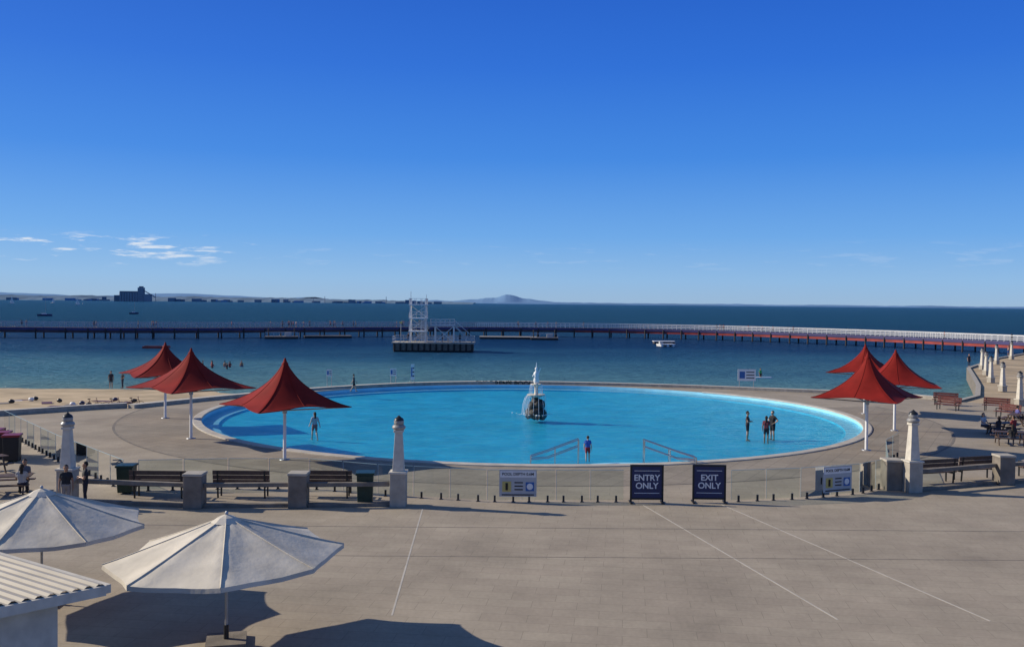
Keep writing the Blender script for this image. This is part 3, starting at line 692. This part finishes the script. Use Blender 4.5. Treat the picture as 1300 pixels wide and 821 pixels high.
    me=D.meshes.new('tmp');me.from_pydata(vs,[],fs);o=D.objects.new('tmp',me);S.collection.objects.link(o)
    r=o.modifiers.new('r','REMESH');r.mode='VOXEL';r.voxel_size=vox
    sm=o.modifiers.new('s','SMOOTH');sm.factor=.5;sm.iterations=2
    dg=C.evaluated_depsgraph_get();me2=D.meshes.new_from_object(o.evaluated_get(dg));D.objects.remove(o)
    b=B();V=[tuple(v.co) for v in me2.vertices]
    F=[tuple(p.vertices) for p in me2.polygons]
    cen=np.array([tuple(p.center) for p in me2.polygons])
    best=np.full(len(cen),9.);lab=np.zeros(len(cen),int);labs=['skin','shirt','pants','hair','shoe']
    for p0,p1,r0,r1,L in P:
        a=np.array(p0);d=np.array(p1)-a;dd=max(1e-9,d@d);t=np.clip((cen-a)@d/dd,0,1)
        dist=np.linalg.norm(cen-(a+t[:,None]*d),axis=1)-(r0+(r1-r0)*t)
        k=dist<best;best[k]=dist[k];lab[k]=labs.index(L)
    hz=cen[:,2]-dz
    lab[(lab==2)&(hz>1.02)&(np.abs(cen[:,0])<.3)&(cen[:,1]>-.3)&(hz<1.6)]=0 if bare else 1
    mats=[cm('skin',skin),cm('shirt_fabric',shirt),cm('trouser_fabric',pants),cm('hair',hair),cm('shoe',shoes) if shoes else cm('skin',skin)]
    for k in range(5):
        fk=[F[i] for i in np.nonzero(lab==k)[0]]
        if k==0: b.add(V,fk,mats[0],True)
        else:
            kk=b.mi(mats[k])
            for f in fk: b.f.append(list(f));b.m.append(kk);b.sm.append(True)
    EY=cm('eye',(.02,.02,.02));LIP=cm('lip',(.35,.10,.09))
    for s in(-1,1): b.ball(T(s*.032,-.094,1.648),.011,EY,(1,.6,.7),8)
    b.ball(T(0,-.098,1.578),.022,LIP,(1,.35,.28),8)
    for _,pm,d,sd,s in hands:
        side=d.cross(sd).normalized()
        if side.x*s>0: side=-side
        for q,Lf in((-.032,.06),(-.011,.075),(.011,.08),(.032,.07)):
            a=pm+sd*q+d*.005;p1=a+d*Lf*.45;p2=p1+(d+side*.35).normalized()*Lf*.32;p3=p2+(d+side*.8).normalized()*Lf*.25
            b.cyl(a,p1,.0095,.009,mats[0],6);b.cyl(p1,p2,.009,.008,mats[0],6);b.cyl(p2,p3,.008,.006,mats[0],6)
        a=pm-d*.05+sd*.03;p1=a+(sd+d*.6).normalized()*.035;p2=p1+(d+sd*.4+side*.3).normalized()*.03
        b.cyl(a,p1,.012,.010,mats[0],6);b.cyl(p1,p2,.010,.007,mats[0],6)
    ob=b.obj(name,loc,rz,fixn=False);k=H/1.78;ob.scale=(k,k,k);return ob
def ground_pool(x,y):
    r=math.hypot(x-CX,y-CY)
    if r>R-1: return -.40
    if r>R-8: return -.50-.22*(R-1-r)/7
    return -.78
def pool_person(x,y,**k): return person('bather',(x,y,ground_pool(x,y)),**k)
pool_person(15.1,60.2,rz=1.2,H=1.95,pose='fold',shirt=(.05,.03,.03),pants=(.02,.02,.03),skin=SK1)
pool_person(15.95,58.9,rz=2.8,H=1.75,pose='stand',shirt=(.16,.03,.04),pants=(.02,.02,.03),skin=SK2,long=True)
pool_person(16.75,60.4,rz=-1.0,H=1.92,pose='akimbo',shirt=(.015,.015,.018),pants=(.015,.015,.02),skin=SK1,fat=1.12)
pool_person(-12.2,58.6,rz=-2.6,H=1.78,pose='walk',shirt=(.45,.42,.42),pants=(.30,.12,.12),skin=SK3,hair=(.05,.03,.02),long=True)
person('child',(4.05,49.6,-.32),3.0,1.40,'stand',shirt=(.03,.10,.42),pants=(.35,.03,.03),skin=SK3,hair=(.05,.025,.015))
person('pedestrian',(-14.0,83.8,0),1.8,1.6,'walk',shirt=(.02,.03,.05),pants=(.02,.02,.03),skin=SK1)
person('pedestrian',(-41.8,98.5,-1.3),.3,1.85,'stand',shirt=(.03,.03,.04),pants=(.03,.03,.04),skin=SK2)
person('pedestrian',(-40.8,99.0,-1.3),-.8,1.75,'akimbo',shirt=(.02,.02,.03),pants=(.02,.03,.05),skin=SK2,trous=True)
for x,y,r,sh,sk_ in((30.3,58.6,math.pi+.4,(.02,.02,.03),SK1),(31.4,58.9,math.pi+.3,(.25,.03,.03),SK2),(30.2,60.3,.4,(.5,.5,.5),SK1),(33.6,56.3,math.pi+.2,(.03,.04,.08),SK1),(29.0,54.5,math.pi-.3,(.02,.02,.02),SK2),(34.9,65,1.6,(.1,.1,.3),SK1)):
    person('seated_person',(x,y,.02),r,1.72,'sit',shirt=sh,pants=(.03,.035,.06),skin=sk_,trous=True,shoes=(.05,.05,.05),vox=.02,long=(x<31))
for x,y,r,sh in((-20.9,37.9,math.pi+.3,(.02,.02,.02)),(-20.3,39.35,.3,(.12,.12,.14)),(-19.8,38.15,math.pi+.3,(.35,.34,.33))):
    person('seated_person',(x,y,.02),r,1.75,'sit',shirt=sh,pants=(.02,.02,.03),skin=SK2,trous=True,shoes=(.02,.02,.02),vox=.02,long=True)
person('pedestrian',(-16.9,35.8,0),.4,1.72,'stand',shirt=(.02,.02,.025),pants=(.25,.22,.2),skin=SK2,trous=True,shoes=(.02,.02,.02),long=True)
person('pedestrian',(-16.3,36.1,0),-1.2,1.8,'fold',shirt=(.02,.02,.025),pants=(.02,.02,.03),skin=SK2,trous=True,shoes=(.02,.02,.02))
cr=[person('bather',(-45.5,134,-2.3),.3,1.75,'stand',bare=True,pants=(.03,.05,.2),vox=.03,skin=SK2),
    person('bather',(-44.0,134.5,-2.3),2,1.7,'raise',shirt=(.02,.02,.03),vox=.03,skin=SK1),
    person('bather',(-42.0,132.5,-2.3),-2,1.65,'akimbo',shirt=(.3,.05,.05),vox=.03,skin=SK2,long=True)]
for x,y in((-43.2,136),(-41.0,135),(-46.8,130),(-48.5,129),(-40,134),(-38.9,136),(-50,131),(-47.5,133.5),(-39.5,131)):
    q=inst(random.choice(cr),(x,y,-2.35),random.uniform(0,6.28),.97);q.name='bather'
person('bather',(32.7,124,-1.9),.5,1.7,'stand',shirt=(.10,.45,.12),pants=(.02,.02,.03),vox=.03)
b=B();b.box((0,0,.06),(3.2,.8,.12),WHITE,taper=.9);b.obj('paddle_board',(32.7,124,SEA))
pc=[person('pedestrian',(-60,247,DZ),.3,1.75,'stand',shirt=(.03,.03,.04),vox=.035,trous=True),
    person('pedestrian',(-57.5,248.4,DZ),2.3,1.7,'walk',shirt=(.30,.06,.05),vox=.035,trous=True),
    person('pedestrian',(-55,249.5,DZ),2.9,1.7,'akimbo',bare=True,pants=(.05,.1,.3),vox=.035)]
for i in range(52):
    k=random.choice([j for j in range(len(path)) if -120<path[j][0]<112]);u=random.uniform(-1.5,1.5)
    if random.random()<.45:
        xt=random.choice((-88,-62,-58,-52,-47,-30,56,3));k=min(range(len(path)),key=lambda j:abs(path[j][0]-xt)+(999 if path[j][1]<215 and xt<80 else 0))
    d2=Vector(path[min(k+1,len(path)-1)])-Vector(path[k]);d2.normalize()
    q=inst(random.choice(pc),(path[k][0]-d2.y*u+d2.x*random.uniform(-1,1),path[k][1]+d2.x*u,DZ),random.uniform(0,6.28),.97);q.name='pedestrian'
for x,y in((-20,182.5),(-10,181.8),(-13.5,183)): inst(pc[0],(x,y,SEA+1.8),random.uniform(0,6))
for x,y in((62,128),(66,132),(82,156),(86,158),(70,140),(57,96)): inst(random.choice(pc),(x,y,-.04),random.uniform(0,6))
b=B()
for i in range(9):
    x=random.uniform(-44,-31);y=random.uniform(73,82);z=-.28-(y-66)*.036+.06
    b.box((x,y,z),(1.6,.8,.03),random.choice((WHITE,SIGNB,REDSEAT,GREYW)),random.uniform(0,3));b.ball((x+.9,y+.3,z+.16),.22,random.choice((WHITE,DARK,BLUES)),(1.2,.8,.8),8,.3)
b.obj('beach_towels')
def bike(x,y,z,rz):
    b=B()
    for c in(-.52,.52):
        pts=[(c+.33*math.cos(t*math.pi/8),0,.34+.33*math.sin(t*math.pi/8)) for t in range(17)];b.tube(pts,.018,BLACK,5)
        for t in range(6): b.cyl((c,0,.34),(c+.33*math.cos(t*1.05),0,.34+.33*math.sin(t*1.05)),.004,.004,GALV,3)
    for p,q in(((-.52,0,.34),(-.15,0,.8)),((-.52,0,.34),(0,0,.3)),((0,0,.3),(-.18,0,.9)),((0,0,.3),(.38,0,.78)),((-.15,0,.8),(.36,0,.84)),((.52,0,.34),(.34,0,.98)),((.34,-.25,1.0),(.34,.25,1.0))): b.tube([p,q],.018,REDSEAT,6)
    b.ball((-.18,0,.93),.11,BLACK,(1.2,.6,.35),8);b.obj('bicycle',(x,y,z),rz)
bike(-31.5,70.8,-.42,.3);bike(-30.2,71.6,-.45,.5);bike(-29,72.4,-.47,.2)
# ------------------------------------------------------------ world + sun
el=math.radians(28);az=math.radians(12)
sv=Vector((-math.cos(el)*math.cos(az),math.cos(el)*math.sin(az),math.sin(el)))
sl=D.lights.new('sun','SUN');sl.energy=5.0;sl.angle=math.radians(.5);sl.color=(1,.90,.74)
so=D.objects.new('sun',sl);S.collection.objects.link(so);so.rotation_euler=sv.to_track_quat('Z','Y').to_euler()
w=D.worlds.new('World');S.world=w;w.use_nodes=True;n=w.node_tree.nodes;l=w.node_tree.links
bg=n['Background'];sk=n.new('ShaderNodeTexSky');sk.sky_type='NISHITA';sk.sun_disc=False;sk.sun_elevation=el;sk.sun_rotation=math.radians(282)
sk.air_density=1.0;sk.dust_density=.2;sk.ozone_density=4.0;sk.altitude=0
tc=n.new('ShaderNodeTexCoord');sp=n.new('ShaderNodeSeparateXYZ');l.new(tc.outputs['Generated'],sp.inputs[0])
ST=.11
cr_=n.new('ShaderNodeValToRGB');e=cr_.color_ramp.elements;l.new(sp.outputs['Z'],cr_.inputs[0])
e[0].position=0;e[0].color=(.30,.48,.71,1);e[1].position=1;e[1].color=(.09,.15,.27,1)
for p,c in((.025,(.25,.48,.80)),(.07,(.13,.38,.83)),(.15,(.038,.235,.78)),(.24,(.014,.150,.70)),(.34,(.006,.098,.58)),(.55,(.07,.14,.36))):
    x=e.new(p);x.color=(*c,1)
sc=n.new('ShaderNodeVectorMath');sc.operation='SCALE';sc.inputs['Scale'].default_value=1/ST;l.new(cr_.outputs[0],sc.inputs[0])
hs=n.new('ShaderNodeMix');hs.data_type='RGBA';hs.inputs[0].default_value=.88;l.new(sk.outputs[0],hs.inputs[6]);l.new(sc.outputs[0],hs.inputs[7])
mp=n.new('ShaderNodeMapping');mp.inputs['Scale'].default_value=(24,24,170);l.new(tc.outputs['Generated'],mp.inputs[0])
nz=n.new('ShaderNodeTexNoise');nz.inputs['Scale'].default_value=1;nz.inputs['Detail'].default_value=7;nz.inputs['Roughness'].default_value=.62;l.new(mp.outputs[0],nz.inputs['Vector'])
def mr(src,a,b_,c,d):
    m=n.new('ShaderNodeMapRange');m.inputs[1].default_value=a;m.inputs[2].default_value=b_;m.inputs[3].default_value=c;m.inputs[4].default_value=d;m.interpolation_type='SMOOTHSTEP';l.new(src,m.inputs[0]);return m.outputs[0]
def mul(a,b_):
    m=n.new('ShaderNodeMath');m.operation='MULTIPLY';l.new(a,m.inputs[0]);l.new(b_,m.inputs[1]);return m.outputs[0]
cl=mul(mul(mr(nz.outputs['Fac'],.54,.68,0,.8),mul(mr(sp.outputs['Z'],.03,.045,0,1),mr(sp.outputs['Z'],.056,.068,1,0))),mr(sp.outputs['X'],-.36,-.22,1,.12))
mx=n.new('ShaderNodeMix');mx.data_type='RGBA';l.new(cl,mx.inputs[0]);l.new(hs.outputs[2],mx.inputs[6]);mx.inputs[7].default_value=(7.2,7.6,8.1,1)
l.new(mx.outputs[2],bg.inputs[0]);bg.inputs[1].default_value=ST
# ------------------------------------------------------------ camera
cam=D.cameras.new('camera');co=D.objects.new('camera',cam);S.collection.objects.link(co);S.camera=co
cam.lens=1200/1300*36;cam.sensor_width=36;cam.clip_start=.1;cam.clip_end=60000
co.matrix_world=Matrix.Translation((0,0,8))@Matrix.Rotation(math.radians(90-1.232),4,'X')@Matrix.Rotation(.0095,4,'Z')
S.view_settings.view_transform='Standard';S.view_settings.look='None';S.view_settings.exposure=0
